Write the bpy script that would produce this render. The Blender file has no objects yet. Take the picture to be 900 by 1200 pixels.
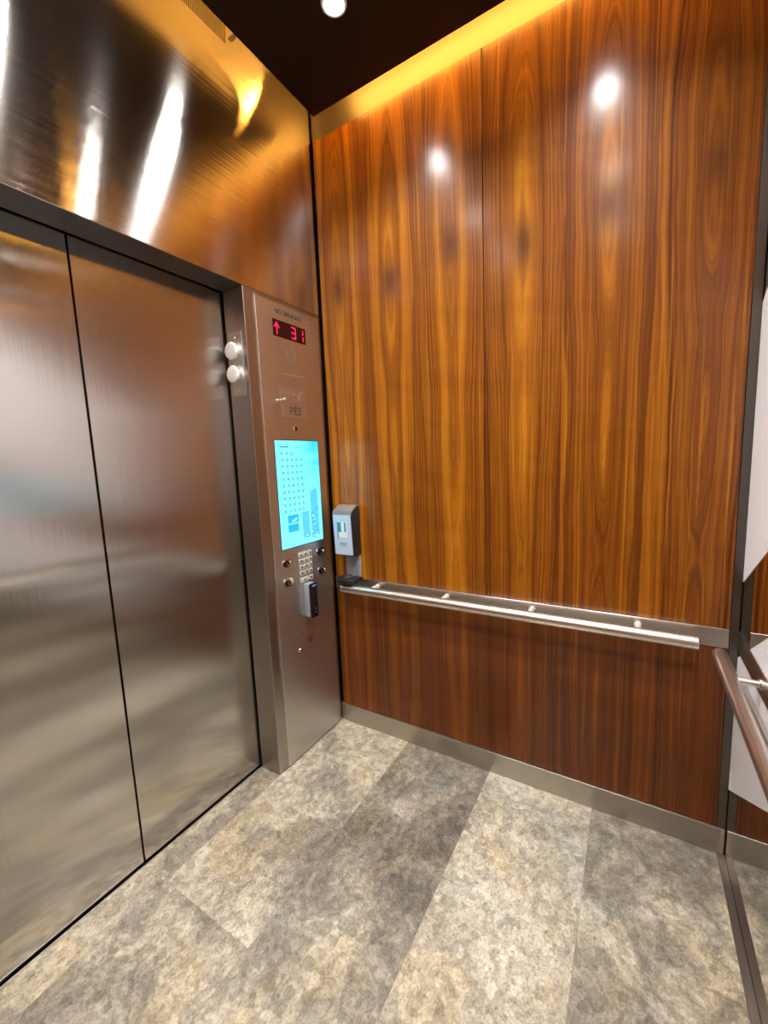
import bpy, bmesh, math, random
from mathutils import Matrix, Vector

random.seed(7)
S = bpy.context.scene
COL = S.collection

# ------------------------------------------------------------------ camera
CAM = (-1.82325, -1.45912, 1.53086)
YAW, PITCH, ROLL, FPX = 1.023211, -0.125162, -0.0402835, 483.789
def cam_axes():
    cy, sy, cp, sp = math.cos(YAW), math.sin(YAW), math.cos(PITCH), math.sin(PITCH)
    f = Vector((sy * cp, cy * cp, sp)); r = Vector((cy, -sy, 0)); u = r.cross(f)
    c, s = math.cos(ROLL), math.sin(ROLL)
    return c * r + s * u, -s * r + c * u, f
cd = bpy.data.cameras.new('camera'); cam = bpy.data.objects.new('camera', cd); COL.objects.link(cam)
r_, u_, f_ = cam_axes()
M = Matrix((r_, u_, -f_)).transposed().to_4x4(); M.translation = Vector(CAM); cam.matrix_world = M
cd.sensor_fit = 'HORIZONTAL'; cd.sensor_width = 36; cd.lens = FPX / 900 * 36
cd.clip_start = .01
S.camera = cam

# ------------------------------------------------------------------ world, exposure, light strengths
w = bpy.data.worlds.new('world'); S.world = w; w.use_nodes = True
w.node_tree.nodes['Background'].inputs[0].default_value = (.02, .02, .022, 1)
w.node_tree.nodes['Background'].inputs[1].default_value = .3
S.view_settings.view_transform = 'Standard'; S.view_settings.look = 'None'
S.view_settings.exposure = 0.0; S.view_settings.gamma = 1; S.view_settings.use_curve_mapping = False
LENS_STRENGTH = 150
SPOT_POWER = 134
SPOT_ANGLE, SPOT_BLEND = 122, 1
COVE_STRENGTH = 62
COVE_COLOR = (1, .475, .07)
SCREEN_STRENGTH = 1.75
S.cycles.max_bounces = 12; S.cycles.glossy_bounces = 8; S.cycles.diffuse_bounces = 5
S.cycles.use_denoising = True
S.cycles.sample_clamp_indirect = 12
S.cycles.caustics_reflective = True
S.cycles.blur_glossy = 0

# ------------------------------------------------------------------ dimensions (metres); corner of doors and wood wall is the origin
W, D = 2.22, 1.793           # cabin width (to -x), depth (to -y)
XR = -.519                   # edge of the door opening
DD = .140                    # face of the doors
ZH = 2.30                    # underside of the header
ZW = 3.14                    # top of the veneer
ZB = .106                    # top of the baseboard
ZR0, ZR1 = .813, .884        # rail band
HC = 3.135                   # underside of the floating ceiling
GAP = .123
SEAM = -.8865
XC = -1.109

# ------------------------------------------------------------------ materials
def mat(name):
    m = bpy.data.materials.new(name); m.use_nodes = True
    nt = m.node_tree
    return m, nt, nt.nodes['Principled BSDF']
class N:
    """small node-graph writer"""
    def __init__(s, nt): s.nt = nt
    def n(s, t, **kw):
        x = s.nt.nodes.new(t)
        for k, v in kw.items(): setattr(x, k, v)
        return x
    def put(s, sock, v):
        if isinstance(v, bpy.types.NodeSocket): s.nt.links.new(v, sock)
        else: sock.default_value = v
    def math(s, op, a, b=None, c=None, clamp=False):
        x = s.n('ShaderNodeMath', operation=op, use_clamp=clamp)
        for i, v in enumerate((a, b, c)):
            if v is not None: s.put(x.inputs[i], v)
        return x.outputs[0]
    def noise(s, vec, scale, detail=4, rough=.5, dist=0, dims='3D', w=None):
        x = s.n('ShaderNodeTexNoise', noise_dimensions=dims)
        if vec is not None: s.put(x.inputs['Vector'], vec)
        if w is not None: s.put(x.inputs['W'], w)
        x.inputs['Scale'].default_value = scale; x.inputs['Detail'].default_value = detail
        x.inputs['Roughness'].default_value = rough; x.inputs['Distortion'].default_value = dist
        return x.outputs['Fac']
    def ramp(s, fac, stops, interp='LINEAR'):
        x = s.n('ShaderNodeValToRGB'); cr = x.color_ramp; cr.interpolation = interp
        while len(cr.elements) < len(stops): cr.elements.new(.5)
        for e, (p, c) in zip(cr.elements, stops):
            e.position = p; e.color = (*c, 1) if len(c) == 3 else c
        s.put(x.inputs[0], fac); return x.outputs[0]
    def mix(s, fac, a, b, mode='MIX'):
        x = s.n('ShaderNodeMix', data_type='RGBA', blend_type=mode)
        s.put(x.inputs[0], fac)
        for i, v in ((6, a), (7, b)):
            s.put(x.inputs[i], (*v, 1) if isinstance(v, tuple) and len(v) == 3 else v)
        return x.outputs[2]
    def pos(s): return s.n('ShaderNodeNewGeometry').outputs['Position']
    def sep(s, v):
        x = s.n('ShaderNodeSeparateXYZ'); s.put(x.inputs[0], v); return x.outputs
    def comb(s, x_, y_, z_):
        x = s.n('ShaderNodeCombineXYZ')
        for i, v in enumerate((x_, y_, z_)): s.put(x.inputs[i], v)
        return x.outputs[0]
    def bump(s, h, strength, dist=.01):
        x = s.n('ShaderNodeBump'); x.inputs['Strength'].default_value = strength; x.inputs['Distance'].default_value = dist
        s.put(x.inputs['Height'], h); return x.outputs[0]

def plain(name, color, rough=.5, metal=0, coat=0, spec=.5):
    m, nt, b = mat(name)
    b.inputs['Base Color'].default_value = (*color, 1); b.inputs['Roughness'].default_value = rough
    b.inputs['Metallic'].default_value = metal; b.inputs['Coat Weight'].default_value = coat
    b.inputs['Specular IOR Level'].default_value = spec
    g = N(nt); n = g.noise(g.pos(), 60, 3)
    g.put(b.inputs['Roughness'], g.math('MULTIPLY_ADD', n, .06, rough - .03))
    return m

def glow(name, color, strength):
    m, nt, b = mat(name)
    b.inputs['Base Color'].default_value = (0, 0, 0, 1); b.inputs['Roughness'].default_value = .25
    b.inputs['Emission Color'].default_value = (*color, 1); b.inputs['Emission Strength'].default_value = strength
    return m

def steel(name, color, rough, aniso, rot, grain, streak=0):
    """brushed stainless; grain 'h' = brushed along the wall, 'v' = brushed upright"""
    m, nt, b = mat(name); g = N(nt)
    p = g.sep(g.pos())
    h = g.math('ADD', p[0], p[1])
    vec = g.comb(g.math('MULTIPLY', h, 1.2 if grain == 'h' else 420), 0, g.math('MULTIPLY', p[2], 420 if grain == 'h' else 1.2))
    n = g.noise(vec, 1, 3, .6)
    big = g.noise(g.pos(), 1.7, 3, .5)
    c = g.mix(n, tuple(x * .93 for x in color), tuple(min(1, x * 1.05) for x in color))
    g.put(b.inputs['Base Color'], c)
    if streak:
        va = g.n('ShaderNodeVectorMath', operation='ADD'); ge = g.n('ShaderNodeNewGeometry')
        g.put(va.inputs[0], ge.outputs['Normal']); g.put(va.inputs[1], g.comb(*((0, 0, g.math('MULTIPLY_ADD', n, streak, -.5 * streak)) if grain == 'h' else (g.math('MULTIPLY_ADD', n, streak, -.5 * streak), 0, 0))))
        vn = g.n('ShaderNodeVectorMath', operation='NORMALIZE'); g.put(vn.inputs[0], va.outputs[0]); g.put(b.inputs['Normal'], vn.outputs[0])
    b.inputs['Metallic'].default_value = 1
    g.put(b.inputs['Roughness'], g.math('ADD', g.math('MULTIPLY_ADD', n, .02, rough - .03), g.math('MULTIPLY', big, .04)))
    b.inputs['Anisotropic'].default_value = aniso; b.inputs['Anisotropic Rotation'].default_value = rot
    t = g.n('ShaderNodeTangent', direction_type='UV_MAP', uv_map='UVMap')
    nt.links.new(t.outputs[0], b.inputs['Tangent'])
    return m

STEEL_HEADER = steel('steel_brushed_along', (.62, .58, .55), .155, 1.0, .25, 'h', .45)
STEEL_DOOR = steel('steel_brushed_upright', (.57, .555, .53), .17, 1.0, 0, 'v', .10)
STEEL_PANEL = steel('steel_satin_panel', (.62, .595, .56), .40, .5, .25, 'h')
STEEL_POST = steel('steel_satin_post', (.40, .37, .34), .34, .5, .25, 'h')
STEEL_TRIM = steel('steel_satin_trim', (.68, .64, .58), .30, .4, .25, 'h')
STEEL_FRIEZE = steel('steel_frieze', (.20, .175, .16), .45, .3, .25, 'h')
STEEL_BAND = steel('steel_satin_band', (.46, .43, .385), .30, .4, .25, 'h')
STEEL_RAIL = plain('steel_rail', (.74, .70, .65), .33, 1)
STEEL_DARK = plain('steel_dark_trim', (.13, .118, .105), .36, 1)
CHROME = plain('chrome', (.85, .83, .8), .12, 1)
BLACK_GAP = plain('black_gap', (.006, .006, .006), .8)
BLACK_PLASTIC = plain('black_plastic', (.008, .007, .008), .4, spec=.25)
KEY_METAL = plain('pale_key_metal', (.52, .49, .45), .4)
DARK_PLASTIC = plain('charcoal_plastic', (.020, .018, .020), .45, spec=.3)
HOOD_PLASTIC = plain('taupe_plastic', (.16, .145, .14), .35)
GREY_PLASTIC = plain('silver_grey_plastic', (.30, .33, .38), .35)
SILVER_PLASTIC = plain('pale_blue_silver_plastic', (.50, .62, .76), .35)
WHITE_PLASTIC = plain('white_plastic', (.86, .87, .85), .3)
STICKER_WHITE = plain('sticker_white', (.78, .86, .84), .5)
STICKER_TEAL = plain('sticker_teal', (.05, .28, .32), .5)
INK = plain('engraved_ink', (.05, .038, .03), .5)
INK_SOFT = plain('engraved_faint', (.24, .18, .135), .5)
RED_INK = plain('red_enamel', (.13, .012, .006), .5)
PLATE = plain('thin_plate', (.56, .50, .44), .42, 1)
CEIL = plain('dark_brown_ceiling', (.010, .005, .004), .35, spec=.25)
ROOF = plain('roof_lining', (.5, .45, .38), .6)
MIRROR = plain('mirror_glass', (.78, .76, .73), .02, 1)
SOFFIT = plain('soffit_dark', (.035, .03, .027), .4)
FROST = plain('frosted_white_stripe', (.90, .90, .94), .35)
LENS = glow('downlight_lens', (1, .97, .93), LENS_STRENGTH)
COVE = glow('amber_light_strip', COVE_COLOR, COVE_STRENGTH)
RED_LED = glow('pink_red_led', (1, .02, .12), 1.6)
RED_WINDOW = plain('dark_red_window', (.022, .001, .003), .15)
BLUE_LED = glow('blue_led', (.12, .16, 1), 1.2)

def screen_mat(name, c, k=.72): return glow(name, c, SCREEN_STRENGTH * k)
SC_MARK = screen_mat('screen_mark', (.05, .30, .46))
SC_BLUE = screen_mat('screen_blue', (.02, .48, .78))
SC_BLUE2 = screen_mat('screen_pale_blue', (.10, .58, .92))
SC_SKY = screen_mat('screen_sky', (.12, .68, .95))
SC_WHITE = screen_mat('screen_white', (.55, .95, 1))
def make_screen():
    m, nt, b = mat('cyan_screen'); g = N(nt); p = g.sep(g.pos())
    n = g.noise(g.comb(g.math('MULTIPLY', p[0], 4), 0, g.math('MULTIPLY', p[2], 26)), 1, 3, .6)
    right = g.math('MULTIPLY_ADD', p[0], 6.0, 1.75, clamp=True)
    up = g.math('MULTIPLY_ADD', p[2], 3.0, -3.9, clamp=True)
    f = g.math('MULTIPLY', g.math('MULTIPLY', right, up), g.math('MULTIPLY_ADD', n, 1.6, -.1, clamp=True))
    c = g.mix(f, (.165, .70, .90), (.012, .44, .78))
    g.put(b.inputs['Emission Color'], c); b.inputs['Emission Strength'].default_value = SCREEN_STRENGTH
    b.inputs['Base Color'].default_value = (0, 0, 0, 1); b.inputs['Roughness'].default_value = .2
    return m
SCREEN = make_screen()

def make_wood(name, calm=False):
    m, nt, b = mat(name); g = N(nt)
    P = g.pos(); x, y, z = g.sep(P)
    t = g.math('MULTIPLY', y, -1)
    wob = g.noise(g.comb(g.math('MULTIPLY', y, 2.2), 0, g.math('MULTIPLY', z, .9)), 1, 2)
    t2 = g.math('ADD', t, g.math('MULTIPLY_ADD', wob, .05, -.025))
    leafid = g.math('FLOOR', g.math('DIVIDE', g.math('ADD', t, .0275), .3065))
    du = g.math('PINGPONG', g.math('ADD', t2, 10 * .3065 - .126), .15325)
    zk = g.math('ADD', z, g.math('MULTIPLY', g.math('SINE', g.math('MULTIPLY', leafid, 2.4)), .05))
    dz1 = g.math('SUBTRACT', zk, 2.41); dz2 = g.math('SUBTRACT', zk, 1.63); dz3 = g.math('SUBTRACT', zk, .55)
    def rad(dz, k, off):
        a = g.math('MULTIPLY', dz, k)
        q = g.math('ADD', g.math('MULTIPLY', du, du), g.math('MULTIPLY', a, a))
        return g.math('ADD', g.math('SQRT', q), off)
    r1 = rad(dz1, .085, 0); r2 = rad(dz2, .075, .016); r3 = rad(dz3, .06, .02)
    r = g.math('SMOOTH_MIN', g.math('SMOOTH_MIN', r1, r2, .02), r3, .02)
    warp = g.noise(g.comb(g.math('MULTIPLY', y, 14), 0, g.math('MULTIPLY', z, 2.0)), 1, 3, .55)
    r = g.math('ADD', r, g.math('MULTIPLY_ADD', warp, .030, -.015))
    ring = g.noise(None, 1, 4, .62, dims='1D', w=g.math('MULTIPLY', r, 70))
    broad = g.noise(None, 1, 2, .5, dims='1D', w=g.math('MULTIPLY_ADD', r, 15, g.math('MULTIPLY', leafid, .37)))
    fib = g.noise(g.comb(g.math('MULTIPLY', y, 330), 0, g.math('MULTIPLY', z, 5)), 1, 3, .6)
    f = g.math('ADD', g.math('MULTIPLY_ADD', ring, .46, -.06), g.math('ADD', g.math('MULTIPLY_ADD', broad, .85, -.09), g.math('MULTIPLY_ADD', fib, .22, -.11)))
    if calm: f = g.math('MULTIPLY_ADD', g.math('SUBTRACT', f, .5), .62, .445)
    c = g.ramp(f, [(.30, (.055, .012, .0007)), (.42, (.125, .033, .0014)), (.51, (.205, .064, .0026)), (.63, (.33, .118, .0052)), (.80, (.47, .205, .014))])
    fs = g.noise(g.comb(g.math('ADD', g.math('MULTIPLY', y, 75), g.math('MULTIPLY', warp, 1.6)), 0, g.math('MULTIPLY', z, .9)), 1, 2, .5)
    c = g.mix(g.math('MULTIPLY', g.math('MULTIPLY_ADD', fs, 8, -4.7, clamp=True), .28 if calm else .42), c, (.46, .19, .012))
    c = g.mix(g.math('MULTIPLY', g.math('MULTIPLY_ADD', fs, -8, 3.1, clamp=True), .6), c, (.075, .018, .001))
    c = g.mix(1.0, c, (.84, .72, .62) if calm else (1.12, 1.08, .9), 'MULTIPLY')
    # dark figure at the knots
    kz = g.math('DIVIDE', dz1, .10); ku = g.math('DIVIDE', du, .042)
    gk = g.math('EXPONENT', g.math('MULTIPLY', g.math('ADD', g.math('MULTIPLY', kz, kz), g.math('MULTIPLY', ku, ku)), -1))
    c = g.mix(g.math('MULTIPLY', gk, .85), c, (.065, .016, .002))
    # slanting cross figure
    cf = g.noise(g.comb(g.math('MULTIPLY', g.math('ADD', y, g.math('MULTIPLY', z, 1.2)), 1.5), 0, g.math('MULTIPLY', g.math('SUBTRACT', z, g.math('MULTIPLY', y, .25)), 9)), 1, 2, .5)
    c = g.mix(g.math('MULTIPLY_ADD', cf, 1.1, -.5, clamp=True), c, g.mix(1.0, c, (.62, .52, .45), 'MULTIPLY'))
    g.put(b.inputs['Base Color'], c)
    b.inputs['Roughness'].default_value = .55
    b.inputs['Specular IOR Level'].default_value = .12
    b.inputs['Coat Weight'].default_value = .6; b.inputs['Coat Roughness'].default_value = .20; b.inputs['Coat IOR'].default_value = 1.5
    peel = g.noise(P, 220, 2, .5)
    bn = g.bump(peel, .05, .002)
    nt.links.new(bn, b.inputs['Coat Normal'])
    return m
WOOD = make_wood('bookmatched_walnut_veneer')
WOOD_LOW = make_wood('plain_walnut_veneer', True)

def make_marble():
    m, nt, b = mat('grey_brecciated_marble'); g = N(nt)
    P = g.pos(); x, y, z = g.sep(P)
    t = g.math('DIVIDE', g.math('MULTIPLY', y, -1), .4485)
    row = g.math('FLOOR', t)
    left = g.math('LESS_THAN', x, XC)
    pid = g.math('ADD', row, g.math('MULTIPLY', g.math('MULTIPLY', left, g.math('COMPARE', row, 0, .1)), 11))
    V = g.comb(g.math('ADD', x, g.math('MULTIPLY', pid, 7.31)), g.math('ADD', y, g.math('MULTIPLY', pid, 3.17)), g.math('MULTIPLY', pid, 1.9))
    def warp(scale, amt, det=4):
        nz = g.n('ShaderNodeTexNoise'); g.put(nz.inputs['Vector'], V); nz.inputs['Scale'].default_value = scale; nz.inputs['Detail'].default_value = det
        wv = g.n('ShaderNodeVectorMath', operation='MULTIPLY_ADD')
        g.put(wv.inputs[0], nz.outputs['Color']); wv.inputs[1].default_value = (amt,) * 3; g.put(wv.inputs[2], V)
        return wv.outputs[0]
    W1 = warp(7, .22, 6); W2 = warp(40, .012, 2)
    cloud = g.noise(W1, 2.1, 5, .58, .4)
    zone = g.noise(W1, 3.4, 3, .55, .2)
    grain = g.noise(V, 110, 8, .78)
    mid = g.noise(W1, 24, 8, .72)
    tone = g.ramp(g.math('DIVIDE', g.math('ADD', pid, 2), 16), [(0, (.5,) * 3), (1 / 16 - .001, (.53,) * 3), (2 / 16 - .001, (.60,) * 3), (3 / 16 - .001, (.435,) * 3), (4 / 16 - .001, (.60,) * 3), (5 / 16 - .001, (.50,) * 3), (12.5 / 16, (.48,) * 3)], 'CONSTANT')
    f = g.math('ADD', cloud, g.math('SUBTRACT', g.sep(tone)[0], .5))
    # large ragged-edged fields of cream, grey-brown and dark grey
    c = g.ramp(f, [(.33, (.125, .113, .100)), (.40, (.175, .158, .136)), (.47, (.230, .208, .178)), (.52, (.280, .255, .216)), (.545, (.375, .342, .285)), (.64, (.41, .375, .318)), (.72, (.49, .458, .40))])
    c = g.mix(g.math('MULTIPLY', g.math('MULTIPLY_ADD', zone, 14, -7.6, clamp=True), .60), c, g.mix(1.0, c, (1.10, 1.00, .80), 'MULTIPLY'))
    c = g.mix(g.math('MULTIPLY', g.math('MULTIPLY_ADD', zone, -14, 6.0, clamp=True), .60), c, g.mix(1.0, c, (.80, .90, .97), 'MULTIPLY'))
    # crystalline grain
    gm = g.math('MULTIPLY_ADD', g.math('ADD', g.math('MULTIPLY', grain, .55), g.math('MULTIPLY', mid, .45)), 4.4, -1.28)
    vf = g.n('ShaderNodeTexVoronoi', feature='F1'); g.put(vf.inputs['Vector'], W2); vf.inputs['Scale'].default_value = 44
    gm = g.math('MULTIPLY', gm, g.math('MULTIPLY_ADD', g.sep(vf.outputs['Color'])[0], .46, .72))
    gm = g.math('MAXIMUM', gm, .35)
    c = g.mix(1.0, c, g.comb(gm, gm, gm), 'MULTIPLY')
    # fine pale veins and dark pits
    vo = g.n('ShaderNodeTexVoronoi', feature='DISTANCE_TO_EDGE'); g.put(vo.inputs['Vector'], W1); vo.inputs['Scale'].default_value = 9
    vo2 = g.n('ShaderNodeTexVoronoi', feature='DISTANCE_TO_EDGE'); g.put(vo2.inputs['Vector'], W2); vo2.inputs['Scale'].default_value = 34
    v1 = g.math('SUBTRACT', 1, g.math('MULTIPLY', vo.outputs['Distance'], 60), clamp=True)
    v2 = g.math('MULTIPLY', g.math('SUBTRACT', 1, g.math('MULTIPLY', vo2.outputs['Distance'], 11), clamp=True), g.math('MULTIPLY_ADD', mid, 5, -2.4, clamp=True))
    c = g.mix(g.math('MULTIPLY', g.math('MAXIMUM', g.math('MULTIPLY', v1, g.math('MULTIPLY_ADD', zone, 6, -2.9, clamp=True)), v2), .38), c, (.50, .465, .40))
    spot = g.noise(W2, 85, 3, .6)
    c = g.mix(g.math('MULTIPLY', g.math('MULTIPLY_ADD', spot, 11, -6.9, clamp=True), .8), c, (.07, .062, .055))
    c = g.mix(1.0, c, (1.0, .97, .89), 'MULTIPLY')
    # tile joints
    fr = g.math('FRACT', t)
    j = g.math('MINIMUM', fr, g.math('SUBTRACT', 1, fr))
    jx = g.math('ADD', g.math('ABSOLUTE', g.math('SUBTRACT', x, XC)), g.math('MULTIPLY', g.math('SUBTRACT', 1, g.math('COMPARE', row, 0, .1)), 10))
    jm = g.math('MINIMUM', g.math('MULTIPLY', j, .4485), jx)
    c = g.mix(g.math('MULTIPLY', g.math('LESS_THAN', jm, .0011), .55), c, (.16, .14, .12))
    g.put(b.inputs['Base Color'], c)
    g.put(b.inputs['Roughness'], g.math('MULTIPLY_ADD', mid, .25, .22))
    return m
MARBLE = make_marble()

# ------------------------------------------------------------------ mesh helpers
class MB:
    def __init__(s): s.b = bmesh.new()
    def box(s, x0, x1, y0, y1, z0, z1, bevel=0, seg=2):
        x0, x1 = min(x0, x1), max(x0, x1); y0, y1 = min(y0, y1), max(y0, y1); z0, z1 = min(z0, z1), max(z0, z1)
        r = bmesh.ops.create_cube(s.b, size=1)
        for v in r['verts']:
            v.co = Vector(((x0 + x1) / 2 + v.co.x * (x1 - x0), (y0 + y1) / 2 + v.co.y * (y1 - y0), (z0 + z1) / 2 + v.co.z * (z1 - z0)))
        if bevel:
            es = list({e for v in r['verts'] for e in v.link_edges})
            bmesh.ops.bevel(s.b, geom=es, offset=bevel, segments=seg, profile=.5, affect='EDGES')
        return s
    def lathe(s, p, d, prof, n=32):
        """revolve a profile of (distance along d, radius) about the axis through p"""
        p = Vector(p); d = Vector(d).normalized()
        a = d.orthogonal().normalized(); c = d.cross(a)
        rings = []
        for (h, r) in prof:
            if r <= 1e-6: rings.append([s.b.verts.new(p + d * h)])
            else: rings.append([s.b.verts.new(p + d * h + (a * math.cos(2 * math.pi * i / n) + c * math.sin(2 * math.pi * i / n)) * r) for i in range(n)])
        for A, B in zip(rings, rings[1:]):
            for i in range(n):
                j = (i + 1) % n
                q = [A[i % len(A)], A[j % len(A)], B[j % len(B)], B[i % len(B)]]
                u = []
                for v in q:
                    if v not in u: u.append(v)
                if len(u) > 2: s.b.faces.new(u)
        return s
    def cyl(s, p, q, r, n=32, bev=0):
        p, q = Vector(p), Vector(q); L = (q - p).length
        return s.lathe(p, q - p, [(0, 0), (0, r - bev), (bev, r), (L - bev, r), (L, r - bev), (L, 0)] if bev else [(0, 0), (0, r), (L, r), (L, 0)], n)
    def prism(s, pts, ext):
        """closed outline (3-D points in a plane) pushed along ext"""
        ext = Vector(ext)
        A = [s.b.verts.new(Vector(p)) for p in pts]; B = [s.b.verts.new(Vector(p) + ext) for p in pts]
        s.b.faces.new(A); s.b.faces.new(B[::-1])
        for i in range(len(A)):
            j = (i + 1) % len(A); s.b.faces.new([A[j], A[i], B[i], B[j]])
        return s
    def tube(s, pts, r, n=12):
        pts = [Vector(p) for p in pts]
        rings = []
        for i, p in enumerate(pts):
            d = (pts[min(i + 1, len(pts) - 1)] - pts[max(i - 1, 0)]).normalized()
            a = d.cross(Vector((.13, .31, .94))).normalized(); c = d.cross(a)
            rings.append([s.b.verts.new(p + (a * math.cos(2 * math.pi * k / n) + c * math.sin(2 * math.pi * k / n)) * r) for k in range(n)])
        for A, B in zip(rings, rings[1:]):
            for k in range(n): s.b.faces.new([A[k], A[(k + 1) % n], B[(k + 1) % n], B[k]])
        s.b.faces.new(rings[0]); s.b.faces.new(rings[-1][::-1])
        return s
    def build(s, name, m, parent=None, **props):
        bmesh.ops.recalc_face_normals(s.b, faces=s.b.faces[:])
        uv = s.b.loops.layers.uv.new('UVMap')
        for f in s.b.faces:
            n = f.normal
            if abs(n.z) > .75:
                for l in f.loops: l[uv].uv = (l.vert.co.x, l.vert.co.y)
            else:
                t = Vector((-n.y, n.x, 0)).normalized()
                for l in f.loops: l[uv].uv = (l.vert.co.dot(t), l.vert.co.z)
        me = bpy.data.meshes.new(name); 
        co = [v.co.copy() for v in s.b.verts]
        lo = Vector([min(c[i] for c in co) for i in range(3)]); hi = Vector([max(c[i] for c in co) for i in range(3)])
        org = Vector(((lo.x + hi.x) / 2, (lo.y + hi.y) / 2, lo.z))
        for v in s.b.verts: v.co -= org
        s.b.to_mesh(me); s.b.free()
        me.shade_smooth(); me.set_sharp_from_angle(angle=math.radians(32))
        return link(name, me, m, org, parent, **props)

WORLD_LOC = {}
def link(name, me, m, org, parent=None, **props):
    if m: me.materials.append(m)
    o = bpy.data.objects.new(name, me); COL.objects.link(o)
    org = Vector(org)
    WORLD_LOC[o.name] = org
    if parent:
        o.parent = parent; o.location = org - WORLD_LOC[parent.name]
    else: o.location = org
    for k, v in props.items(): o[k] = v
    return o
def empty(name, loc, **props):
    o = bpy.data.objects.new(name, None); COL.objects.link(o); o.location = loc
    o.empty_display_size = .05
    WORLD_LOC[o.name] = Vector(loc)
    for k, v in props.items(): o[k] = v
    return o
def text(name, body, size, loc, xdir, ydir, m, parent, extrude=.0004, align='CENTER', bold=0):
    """lettering as a solid mesh lying on a surface; xdir reads along, ydir is up"""
    c = bpy.data.curves.new(name, 'FONT'); c.body = body; c.size = size; c.extrude = extrude; c.offset = bold
    c.align_x = align; c.align_y = 'CENTER'
    t = bpy.data.objects.new('tmp', c); COL.objects.link(t)
    me = bpy.data.meshes.new_from_object(t.evaluated_get(bpy.context.evaluated_depsgraph_get()))
    bpy.data.objects.remove(t)
    xd, yd = Vector(xdir).normalized(), Vector(ydir).normalized()
    R = Matrix((xd, yd, xd.cross(yd))).transposed().to_4x4()
    me.transform(R)
    me.uv_layers.new(name='UVMap') if not me.uv_layers else None
    me.name = name
    return link(name, me, m, loc, parent)

ST = dict(kind='structure')

# ------------------------------------------------------------------ floor
MB().box(-W - .05, .05, -D - .05, .1265, -.06, 0).build('floor', MARBLE, **ST)
sill = MB().box(-1.85, -.45, .1267, .1310, -.03, .0008).build('trim_1', STEEL_TRIM, **ST)      # threshold strip before the doors
MB().box(-1.85, -.45, .1312, .24, -.06, -.012).build('door_track', BLACK_GAP, sill)

# ------------------------------------------------------------------ front wall: header and returns
hdr = MB().box(-W, -.008, 0, .128, ZH, 3.62, .0015, 1).build('wall_front', STEEL_HEADER, **ST)
MB().box(-W - .05, .05, .235, .28, -.06, 3.62).build('shaft_lining', BLACK_GAP, hdr)
MB().box(-W, -1.701, 0, .128, 0, ZH - .002, .0015, 1).build('return_post', STEEL_POST, hdr)
MB().box(XR, -1.70, .0012, .1278, ZH - .0015, ZH - .0002).build('soffit', SOFFIT, hdr)
vm = MB()
for i in range(64): vm.box(-.505 - i * .0085, -.509 - i * .0085, -.0006, .002, 3.214, 3.40)
vm.build('vent_slots', STEEL_DARK, hdr)
for p in ((-.62, 2.312), (-1.27, 2.316), (-.33, 2.52)):
    MB().lathe((p[0], 0, p[1]), (0, -1, 0), [(0, .004), (.001, .0035), (.0015, 0)], 12).build('rivet', CHROME, hdr)

# ------------------------------------------------------------------ doors
dr = empty('door_1', (XC, DD, 0), **ST)
MB().box(XC + .0036, -.44, DD, DD + .03, .003, 2.46, .0008, 1).build('door_leaf', STEEL_DOOR, dr)
MB().box(-1.78, XC - .0036, DD, DD + .03, .003, 2.46, .0008, 1).build('door_leaf', STEEL_DOOR, dr)
MB().box(XC - .02, XC + .02, DD + .032, DD + .04, .006, 2.46).build('rubber_edge', BLACK_GAP, dr)
MB().box(-1.78, -.44, DD + .034, DD + .05, -.02, .03).build('door_guide', BLACK_GAP, dr)

# ------------------------------------------------------------------ wood wall (right)
wl = MB().box(.012, .06, -D - .02, .05, 0, 3.62).build('wall_right', STEEL_DARK, **ST)
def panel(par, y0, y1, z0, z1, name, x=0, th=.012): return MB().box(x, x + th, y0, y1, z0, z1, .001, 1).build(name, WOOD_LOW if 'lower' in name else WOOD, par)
panel(wl, -.012, SEAM + .002, ZR1, ZW, 'upper_panel')
panel(wl, SEAM - .002, -1.765, ZR1, ZW, 'upper_panel')
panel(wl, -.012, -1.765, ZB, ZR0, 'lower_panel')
MB().box(.002, .012, -.004, -1.79, ZW, 3.62).build('frieze', STEEL_FRIEZE, wl)
MB().box(-.0025, .0118, -.006, -1.765, ZR0, ZR1, .0008, 1).build('trim_2', STEEL_BAND, **ST)          # band behind the hand rail
MB().box(-.008, .0118, -.002, -1.79, 0, ZB, .0008, 1).build('baseboard_right', STEEL_BAND, **ST)
MB().box(-.003, .0118, -1.766, -1.791, ZB, 3.62, .001, 1).build('trim_3', STEEL_DARK, **ST)            # upright corner profile

# ------------------------------------------------------------------ rear wall: mirror with slanting frosted stripes
rw = MB().box(-W, .05, -D, -D - .02, 0, 3.62).build('wall_rear', MIRROR, **ST)
def stripe(s0, s1, z0, z1, k):
    """area of the mirror between two rising lines, cut to the panel [s = distance from the corner]"""
    pts = [(s0, z0), (s1, z0 + k * (s1 - s0)), (s1, z1 + k * (s1 - s0)), (s0, z1)]
    return pts
def frost(pts): MB().prism([(-s, -D + .0003, z) for s, z in pts], (0, .0012, 0)).build('frosted_stripe', FROST, rw)
def clip(pts, zlo, zhi):
    def cut(P, f):
        out = []
        for a, b in zip(P, P[1:] + P[:1]):
            fa, fb = f(a), f(b)
            if fa >= 0: out.append(a)
            if fa * fb < 0:
                t = fa / (fa - fb); out.append((a[0] + t * (b[0] - a[0]), a[1] + t * (b[1] - a[1])))
        return out
    P = cut(pts, lambda p: p[1] - zlo)
    return cut(P, lambda p: zhi - p[1]) if P else P
K = .62
for (a, b) in ((.272, .787), (1.063, 1.98)):
    pts = stripe(.004, 2.21, a, b, K)
    for lo, hi in ((.11, ZR0 - .001), (ZR1 + .001, 3.1)):
        q = clip(pts, lo, hi)
        if len(q) > 2: frost(q)
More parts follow.
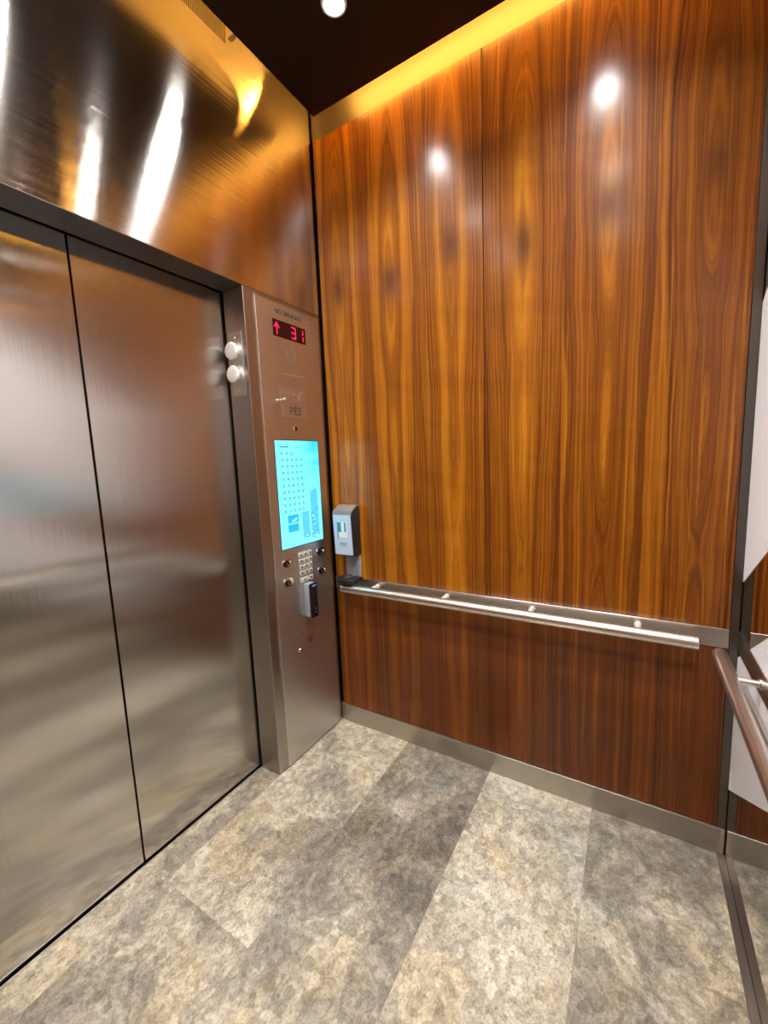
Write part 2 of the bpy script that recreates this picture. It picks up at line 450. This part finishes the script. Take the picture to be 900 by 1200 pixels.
MB().box(-W, -.001, -D + .0002, -D + .004, ZR0, ZR1, .0006, 1).build('trim_4', STEEL_BAND, **ST)
MB().box(-W, -.009, -D + .0002, -D + .024, .0002, .005, .001, 1).build('trim_5', STEEL_POST, **ST)       # channel along the mirror's foot

# ------------------------------------------------------------------ left wall (outside the frame, seen in reflections)
wf = MB().box(-W - .06, -W - .012, -D - .02, .05, 0, 3.62).build('wall_left', STEEL_DARK, **ST)
panel(wf, -.012, SEAM + .002, ZR1, ZW, 'upper_panel', -W - .012)
panel(wf, SEAM - .002, -1.78, ZR1, ZW, 'upper_panel', -W - .012)
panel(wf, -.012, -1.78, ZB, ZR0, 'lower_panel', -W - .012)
MB().box(-W - .012, -W + .0025, -.006, -1.79, ZR0, ZR1).build('trim_6', STEEL_BAND, **ST)
MB().box(-W - .012, -W + .008, -.002, -1.79, 0, ZB).build('baseboard_left', STEEL_BAND, **ST)
MB().box(-W - .012, -W - .002, -.004, -1.79, ZW, 3.62).build('frieze', STEEL_FRIEZE, wf)

# ------------------------------------------------------------------ ceiling: dark floating panel under the roof, lit round its edge
MB().box(-W - .06, .06, -D - .02, .28, 3.62, 3.68).build('roof', ROOF, **ST)
LIGHTS = [(-.452, -.50), (-.452, -1.30), (-1.11, -.48), (-1.11, -1.30), (-1.75, -.50), (-1.75, -1.30)]
ce = bmesh.new()
cm = MB(); cm.box(-W + GAP, -GAP, -D + GAP, -GAP, HC, HC + .02, .001, 1)
ceil = cm.build('ceiling', CEIL, **ST)
MB().box(-.572, -.556, -GAP, -.088, HC + .004, HC + .010, .001, 1).build('clip', STEEL_RAIL, ceil)
s = .06
cv = empty('cove_light', (-W / 2, -D / 2, HC + .02), label='hidden amber light strip glowing above the edges of the dark ceiling', category='light')
for (x0, x1, y0, y1) in ((-GAP - s, -GAP - s + .016, -D + GAP + s, -GAP - s), (-W + GAP + s - .016, -W + GAP + s, -D + GAP + s, -GAP - s)):
    MB().box(x0, x1, y0, y1, HC + .160, HC + .196, .002, 1).build('light_strip', COVE, cv)

WHERE = ['by the wood wall nearest the doors', 'by the wood wall nearest the mirror', 'in the middle column nearest the doors',
         'in the middle column nearest the mirror', 'by the far side wall nearest the doors', 'by the far side wall nearest the mirror']
for (x, y), wh in zip(LIGHTS, WHERE):
    e = empty('downlight', (x, y, HC), label='round white ceiling downlight ' + wh, category='light', group='ceiling downlights')
    MB().lathe((x, y, HC - .0002), (0, 0, -1), [(0, .033), (0, .046), (.003, .045), (.0045, .038), (.002, .033), (0, .033)], 40).build('trim_ring', WHITE_PLASTIC, e)
    sl = bpy.data.lights.new('lamp', 'SPOT'); sl.energy = SPOT_POWER; sl.color = (1, .975, .94); sl.spot_size = math.radians(SPOT_ANGLE); sl.spot_blend = SPOT_BLEND; sl.shadow_soft_size = .045
    so = bpy.data.objects.new('lamp', sl); COL.objects.link(so); so.parent = e; so.location = (0, 0, -.006)
    MB().lathe((x, y, HC - .0008), (0, 0, -1), [(0, 0), (0, .0325), (.0012, .0325), (.0025, .024), (.003, 0)], 40).build('lens', LENS, e)

# ------------------------------------------------------------------ car operating panel
F = -.006                     # face of the plate
cop = empty('elevator_control_panel', (-.26, .06, 0), label='tall brushed steel elevator control panel with blue touch screen beside the doors', category='control panel')
MB().box(XR, -.012, 0, .128, .002, ZH - .002, .0015, 1).build('post', STEEL_POST, cop)
face = MB().box(-.459, -.036, F, -.0002, .006, 2.278, .0012, 1).build('faceplate', STEEL_PANEL, cop)
MB().box(-.461, -.4592, F + .0004, -.0002, .006, 2.278).build('edge_strip', CHROME, cop)
def onface(x, z, r=.004, h=.002, m=CHROME, name='screw', par=None):
    MB().lathe((x, F + .0001, z), (0, -1, 0), [(0, r), (h * .6, r * .9), (h, r * .5), (h, 0)], 16).build(name, m, par or cop)
for x, z in ((-.392, 2.238), (-.122, 2.240), (-.437, 1.709), (-.07, 1.709), (-.435, .985), (-.43, .47), (-.345, .672)): onface(x, z, .0035)
text('lettering', 'NO SMOKING', .0285, (-.252, F - .0004, 2.241), (1, 0, 0), (0, 0, 1), INK, cop, bold=.0013)
# floor display
dsp = MB().box(-.362, -.14, F - .0012, F - .0001, 2.126, 2.202).build('floor_display', RED_WINDOW, cop)
yy = F - .0018
a = MB().prism([(-.338, yy, 2.193), (-.356, yy, 2.168), (-.351, yy, 2.165), (-.341, yy, 2.177), (-.341, yy, 2.136), (-.335, yy, 2.136), (-.335, yy, 2.177), (-.325, yy, 2.165), (-.320, yy, 2.168)], (0, .0006, 0))
a.build('arrow', RED_LED, dsp)
def seg7(x, which, name):
    w_, h_, t_ = .030, .056, .0062; z0 = 2.136
    segs = dict(a=(x, x + w_, z0 + h_ - t_, z0 + h_), g=(x, x + w_, z0 + h_ / 2 - t_ / 2, z0 + h_ / 2 + t_ / 2), d=(x, x + w_, z0, z0 + t_),
                b=(x + w_ - t_, x + w_, z0 + h_ / 2 + .004, z0 + h_ - .002), c=(x + w_ - t_, x + w_, z0 + .002, z0 + h_ / 2 - .004))
    q = MB()
    for k in which:
        b = segs[k]; q.box(b[0], b[1], yy, yy + .0006, b[2], b[3])
    q.build(name, RED_LED, dsp)
seg7(-.240, 'abgcd', 'digit'); seg7(-.186, 'bc', 'digit')
# engraved round pictogram, small line of lettering, sensor dot
q = MB(); ang = [2 * math.pi * i / 40 for i in range(41)]
q.tube([(-.252 + .029 * math.cos(a), F - .0002, 2.058 + .029 * math.sin(a)) for a in ang], .0011, 6)
q.tube([(-.252 + .012 * math.cos(a), F - .0002, 2.064 + .012 * math.sin(a)) for a in ang], .0011, 6)
q.tube([(-.27, F - .0002, 2.046), (-.234, F - .0002, 2.046)], .0011, 6)
q.build('pictogram', INK_SOFT, cop)
q = MB(); x = -.335
for L in (.006, .03, .018, .022, .026, .03):
    q.box(x, x + L, F - .0004, F, 1.958, 1.964); x += L + .007
q.build('engraved_line', INK_SOFT, cop)
onface(-.244, 1.935, .0045, .001, INK, 'sensor_dot'); onface(-.246, 1.982, .003, .001, INK_SOFT, 'sensor_dot')
# small plate with raised dots and PE2
pl = MB().box(-.344, -.158, F - .001, F - .0001, 1.752, 1.902, .0004, 1).build('notice_plate', PLATE, cop)
q = MB()
for (bx, bz) in ((-.285, 1.880), (-.262, 1.874), (-.250, 1.866), (-.240, 1.858), (-.215, 1.862), (-.205, 1.872), (-.200, 1.880), (-.212, 1.848), (-.222, 1.850)):
    q.lathe((bx, F - .001, bz), (0, -1, 0), [(0, .005), (.0016, .0035), (.002, 0)], 10)
q.build('raised_dots', CHROME, pl)
text('lettering', 'PE2', .052, (-.247, F - .0014, 1.787), (1, 0, 0), (0, 0, 1), INK, pl, bold=.0005)
MB().box(-.249, -.243, F - .0016, F - .001, 1.811, 1.818).build('accent', INK, pl)
MB().lathe((-.372, F, 1.828), (0, -1, 0), [(0, .009), (.002, .008), (.003, .0052), (.052, .0052), (.053, .0085), (.062, .0085), (.064, .006), (.064, 0)], 24).build('knob', CHROME, cop)
k = MB().lathe((-.256, F, 1.703), (0, -1, 0), [(0, .014), (.003, .013), (.0045, .010), (.003, .0092), (.003, 0)], 24).build('lock_ring', CHROME, cop)
MB().lathe((-.254, F - .0032, 1.702), (0, -1, 0), [(0, .009), (.0014, .0085), (.0016, 0)], 20).build('keyhole', BLACK_PLASTIC, k)
# touch screen
sx0, sx1, sz0, sz1 = -.404, -.094, 1.116, 1.644
MB().box(sx0 - .004, sx1 + .004, F - .0006, F - .0001, sz0 - .004, sz1 + .004).build('screen_bezel', BLACK_PLASTIC, cop)
scr = MB().box(sx0, sx1, F - .0016, F - .0007, sz0, sz1).build('touch_screen', SCREEN, cop)
yf = F - .0019
def flat(name, x0, x1, z0, z1, m, dy=0): return MB().box(x0, x1, yf - dy, yf + .0003, z0, z1).build(name, m, scr)
flat('title_bar', sx0 + .030, sx0 + .090, 1.610, 1.616, SC_MARK); flat('title_bar', sx0 + .115, sx0 + .175, 1.609, 1.615, SC_SKY)
for r in range(10):
    for c in range(5):
        if r == 0 and c > 2: continue
        x = sx0 + .036 + c * .0325; z = 1.582 - r * .0315
        q = MB()
        q.box(x, x + .005, yf, yf + .0003, z - .006, z + .006)
        if (r * 5 + c) % 3: q.box(x + .007, x + .013, yf, yf + .0003, z - .006, z - .003); q.box(x + .007, x + .013, yf, yf + .0003, z + .003, z + .006); q.box(x + .0085, x + .0115, yf, yf + .0003, z - .003, z + .003)
        else: q.box(x + .007, x + .012, yf, yf + .0003, z - .006, z + .006)
        if r == 0 and c == 2: q.box(x, x + .014, yf, yf + .0003, z - .012, z - .009)
        q.build('floor_number', SC_MARK, scr)
ad = flat('picture_tile', sx0 + .052, sx0 + .128, 1.238, 1.278, SC_BLUE)
MB().prism([(sx0 + .072, yf - .0003, 1.243), (sx0 + .110, yf - .0003, 1.246), (sx0 + .116, yf - .0003, 1.262), (sx0 + .095, yf - .0003, 1.254)], (0, .0002, 0)).build('picture_mark', SC_WHITE, ad)
flat('picture_tile', sx0 + .052, sx0 + .126, 1.193, 1.231, SC_BLUE)
q = MB(); q.box(sx0 + .155, sx0 + .208, yf, yf + .0003, 1.150, 1.284); q.build('tower_picture', SC_BLUE2, scr)
q = MB(); q.prism([(sx0 + .222, yf, 1.150), (sx0 + .284, yf, 1.150), (sx0 + .280, yf, 1.392), (sx0 + .262, yf, 1.398), (sx0 + .226, yf, 1.380)], (0, .0003, 0)); q.build('tower_picture', SC_BLUE2, scr)
random.seed(3)
for i in range(34):
    x = random.uniform(sx0 + .150, sx1 - .030); z = random.uniform(1.138, 1.17) if i < 16 else random.uniform(1.16, 1.30)
    if i >= 16: x = random.uniform(sx0 + .226, sx0 + .272)
    flat('picture_mark', x, x + random.uniform(.006, .014), z, z + random.uniform(.003, .008), SC_MARK if i % 3 else SC_WHITE, .0003)
# key switches
for x, z in ((-.378, 1.045), (-.377, .947), (-.124, 1.050), (-.121, .946)):
    ks = empty('key_switch', (x, F, z)); ks.parent = cop; ks.location = Vector((x, F, z)) - WORLD_LOC[cop.name]
    pts = []
    for i in range(24):
        a_ = 2 * math.pi * i / 24; pts.append((x + .012 * (1 if math.cos(a_) > 0 else -1) + .021 * math.cos(a_), F - .0001, z + .021 * math.sin(a_)))
    MB().prism(pts, (0, -.004, 0)).build('bezel', CHROME, ks)
    MB().lathe((x - .009, F - .004, z), (0, -1, 0), [(0, .0175), (.005, .0165), (.006, .013), (.003, .011), (.003, 0)], 24).build('lock_core', BLACK_PLASTIC, ks)
    MB().lathe((x + .014, F - .004, z + .003), (0, -1, 0), [(0, .010), (.012, .010), (.014, .007), (.014, 0)], 20).build('lock_pin', CHROME, ks)
    MB().box(x - .0105, x - .0075, F - .0105, F - .007, z - .009, z + .009).build('key_slot', CHROME, ks)
# keypad
kp = MB().box(-.300, -.194, F - .002, F - .0001, .918, 1.084, .0008, 1).build('keypad', PLATE, cop)
def key(x0, x1, z0, z1, dot=True):
    k_ = MB().box(x0, x1, F - .007, F - .002, z0, z1, .0012, 2).build('key', KEY_METAL, kp)
    if dot: MB().box((x0 + x1) / 2 - .005, (x0 + x1) / 2 + .005, F - .0076, F - .007, (z0 + z1) / 2 - .006, (z0 + z1) / 2 + .006).build('key_mark', INK, kp)
for r in range(4):
    for c in range(3):
        x = -.296 + c * .0335; z = 1.052 - r * .0315
        key(x, x + .028, z, z + .026)
key(-.296, -.2345, .922, .946); key(-.229, -.201, .922, .946)
# round emblem and lock below the reader
em = MB().lathe((-.250, F, .606), (0, -1, 0), [(0, .021), (.0006, .021), (.0006, 0)], 32).build('red_emblem', RED_INK, cop)
MB().prism([(-.266, F - .0007, .596), (-.262, F - .0007, .591), (-.234, F - .0007, .616), (-.238, F - .0007, .621)], (0, -.0003, 0)).build('emblem_bar', PLATE, em)
MB().lathe((-.327, F, .572), (0, -1, 0), [(0, .012), (.004, .011), (.008, .008), (.008, 0)], 24).build('lock_ring', CHROME, cop)
# open and close buttons on the jamb
bp = MB().box(XR - .0025, XR - .0001, .026, .112, 1.842, 2.116, .0006, 1).build('button_plate', STEEL_PANEL, cop)
for z in (2.034, 1.934):
    pb = MB().lathe((XR - .0025, .078, z), (-1, 0, 0), [(0, .030), (.003, .029), (.003, .026), (.010, .026)], 36).build('button_collar', STEEL_RAIL, bp)
    MB().lathe((XR - .006, .078, z), (-1, 0, 0), [(0, .028), (.010, .036), (.016, .0375), (.021, .035), (.023, .031), (.0222, 0)], 40).build('push_button', WHITE_PLASTIC, bp)
for z in (2.092, 1.866): MB().lathe((XR - .0025, .07, z), (-1, 0, 0), [(0, .004), (.0012, .003), (.0015, 0)], 12).build('screw', CHROME, bp)

# ------------------------------------------------------------------ card reader
cr = empty('card_reader', (-.249, F, .735), label='narrow black and grey card reader below the keypad on the steel panel', category='card reader')
MB().box(-.273, -.226, F - .036, F - .0003, .735, .912, .003, 2).build('housing', GREY_PLASTIC, cr)
fr = MB().box(-.273, -.225, F - .052, F - .036, .733, .913, .003, 2).build('front', BLACK_PLASTIC, cr)
MB().box(-.262, -.236, F - .0526, F - .0519, .898, .906).build('status_light', BLUE_LED, fr)
for z in (.776, .758): MB().box(-.254, -.240, F - .0526, F - .0519, z, z + .007).build('mark', PLATE, fr)

# ------------------------------------------------------------------ hand rails
def rail_side():
    e = empty('handrail', (-.078, -.89, ZR0), label='straight round steel handrail on the band across the wood wall', category='handrail')
    MB().cyl((-.078, -.108, .847), (-.078, -1.670, .847), .0235, 40, .002).build('rail', STEEL_RAIL, e)
    for y in (-.291, -.690, -1.092, -1.488):
        MB().lathe((-.0026, y, .856), (-1, 0, 0), [(0, .014), (.002, .014), (.003, .0115), (.068, .0115), (.068, 0)], 24).build('bracket', KEY_METAL, e)
def rail_rear():
    y0 = -D + .068
    e = empty('handrail', (-1.1, y0, ZR0), label='round steel handrail in front of the mirrored wall at the right edge', category='handrail')
    MB().cyl((-.112, y0, .834), (-W + .11, y0, .834), .0215, 40, .002).build('rail', STEEL_RAIL, e)
    for x in (-.31, -.84, -1.38, -1.91):
        MB().lathe((x, -D + .0042, .842), (0, 1, 0), [(0, .017), (.003, .017), (.004, .0105), (.058, .0105), (.058, 0)], 24).build('bracket', STEEL_RAIL, e)
rail_side(); rail_rear()

# ------------------------------------------------------------------ sanitizer dispenser
sd = empty('sanitizer_dispenser', (-.045, -.134, .875), label='pale blue and charcoal hand sanitizer dispenser with drip tray on the wood wall', category='dispenser')
y0, y1 = -.194, -.074
back = [(-.0008, 1.025), (-.0008, 1.292), (-.030, 1.296), (-.078, 1.268), (-.084, 1.252), (-.074, 1.030), (-.060, 1.022)]
q = MB(); q.prism([(x, y0, z) for x, z in back], (0, y1 - y0, 0))
bmesh.ops.bevel(q.b, geom=[e for e in q.b.edges], offset=.004, segments=3, profile=.5, affect='EDGES')
q.build('housing', DARK_PLASTIC, sd)
q = MB(); q.prism([(x, y0 - .0006, z) for x, z in ((-.010, 1.2975), (-.031, 1.2975), (-.080, 1.2695), (-.0866, 1.252), (-.0835, 1.246), (-.076, 1.262), (-.030, 1.290), (-.010, 1.291))], (0, y1 - y0 + .0012, 0))
q.build('hood', HOOD_PLASTIC, sd)
q = MB(); q.prism([(x, y0 + .003, z) for x, z in ((-.0845, 1.250), (-.0885, 1.249), (-.0800, 1.034), (-.074, 1.034))], (0, y1 - y0 - .006, 0))
cover = q.build('front_cover', SILVER_PLASTIC, sd)
def fx(z): return -.0885 + (1.249 - z) * (.0085 / .215)
def sticker(name, ya, yb, za, zb, m, par, lift=.0006):
    q = MB(); q.prism([(fx(za) - .0001, ya, za), (fx(zb) - .0001, ya, zb), (fx(zb) - .0001, yb, zb), (fx(za) - .0001, yb, za)], (-lift, 0, 0)); return q.build(name, m, par)
st = sticker('sticker', -.166, -.100, 1.128, 1.212, STICKER_WHITE, cover)
sticker('picture_patch', -.128, -.101, 1.158, 1.211, STICKER_TEAL, st, .001)
sticker('picture_patch', -.160, -.148, 1.160, 1.210, STICKER_TEAL, st, .001)
sticker('picture_patch', -.108, -.101, 1.122, 1.158, STICKER_TEAL, st, .001)
q = MB(); z = 1.089
for (ya, yb, za, zb) in ((-.117, -.113, .0, .012), (-.119, -.112, -.002, .0), (-.130, -.122, .008, .012), (-.126, -.122, -.002, .008), (-.140, -.134, .006, .010), (-.146, -.142, -.002, .010), (-.155, -.149, .004, .011), (-.155, -.126, -.004, -.0015)):
    q.prism([(fx(z) - .0001, ya, z + za), (fx(z) - .0001, ya, z + zb), (fx(z) - .0001, yb, z + zb), (fx(z) - .0001, yb, z + za)], (-.0008, 0, 0))
q.build('printed_mark', STICKER_TEAL, cover)
MB().box(-.014, -.0008, -.190, -.096, .895, 1.03, .003, 2).build('back_plate', GREY_PLASTIC, sd)
# drip tray: an oval dish with a raised rim
q = MB(); n = 40
cx, cyy = -.062, -.140; ax, ay = .056, .064
prof = [(0, .90), (.02, .97), (.026, 1.0), (.029, .97), (.026, .88), (.012, .72), (.010, 0)]
rings = []
zb0 = .8755
q.b.verts.ensure_lookup_table()
first = q.b.verts.new((cx, cyy, zb0))
for h, s_ in prof:
    if s_ == 0: rings.append([q.b.verts.new((cx, cyy, zb0 + h))])
    else: rings.append([q.b.verts.new((min(-.001, cx + ax * s_ * math.cos(2 * math.pi * i / n)), cyy + ay * s_ * math.sin(2 * math.pi * i / n), zb0 + h)) for i in range(n)])
for i in range(n): q.b.faces.new([first, rings[0][(i + 1) % n], rings[0][i]])
for A, B in zip(rings, rings[1:]):
    for i in range(n):
        j = (i + 1) % n
        if len(B) == 1: q.b.faces.new([A[i], A[j], B[0]])
        else: q.b.faces.new([A[i], A[j], B[j], B[i]])
tray = q.build('drip_tray', DARK_PLASTIC, sd)
MB().box(-.014, -.0008, -.192, -.094, .878, .902, .003, 2).build('tray_mount', DARK_PLASTIC, sd)
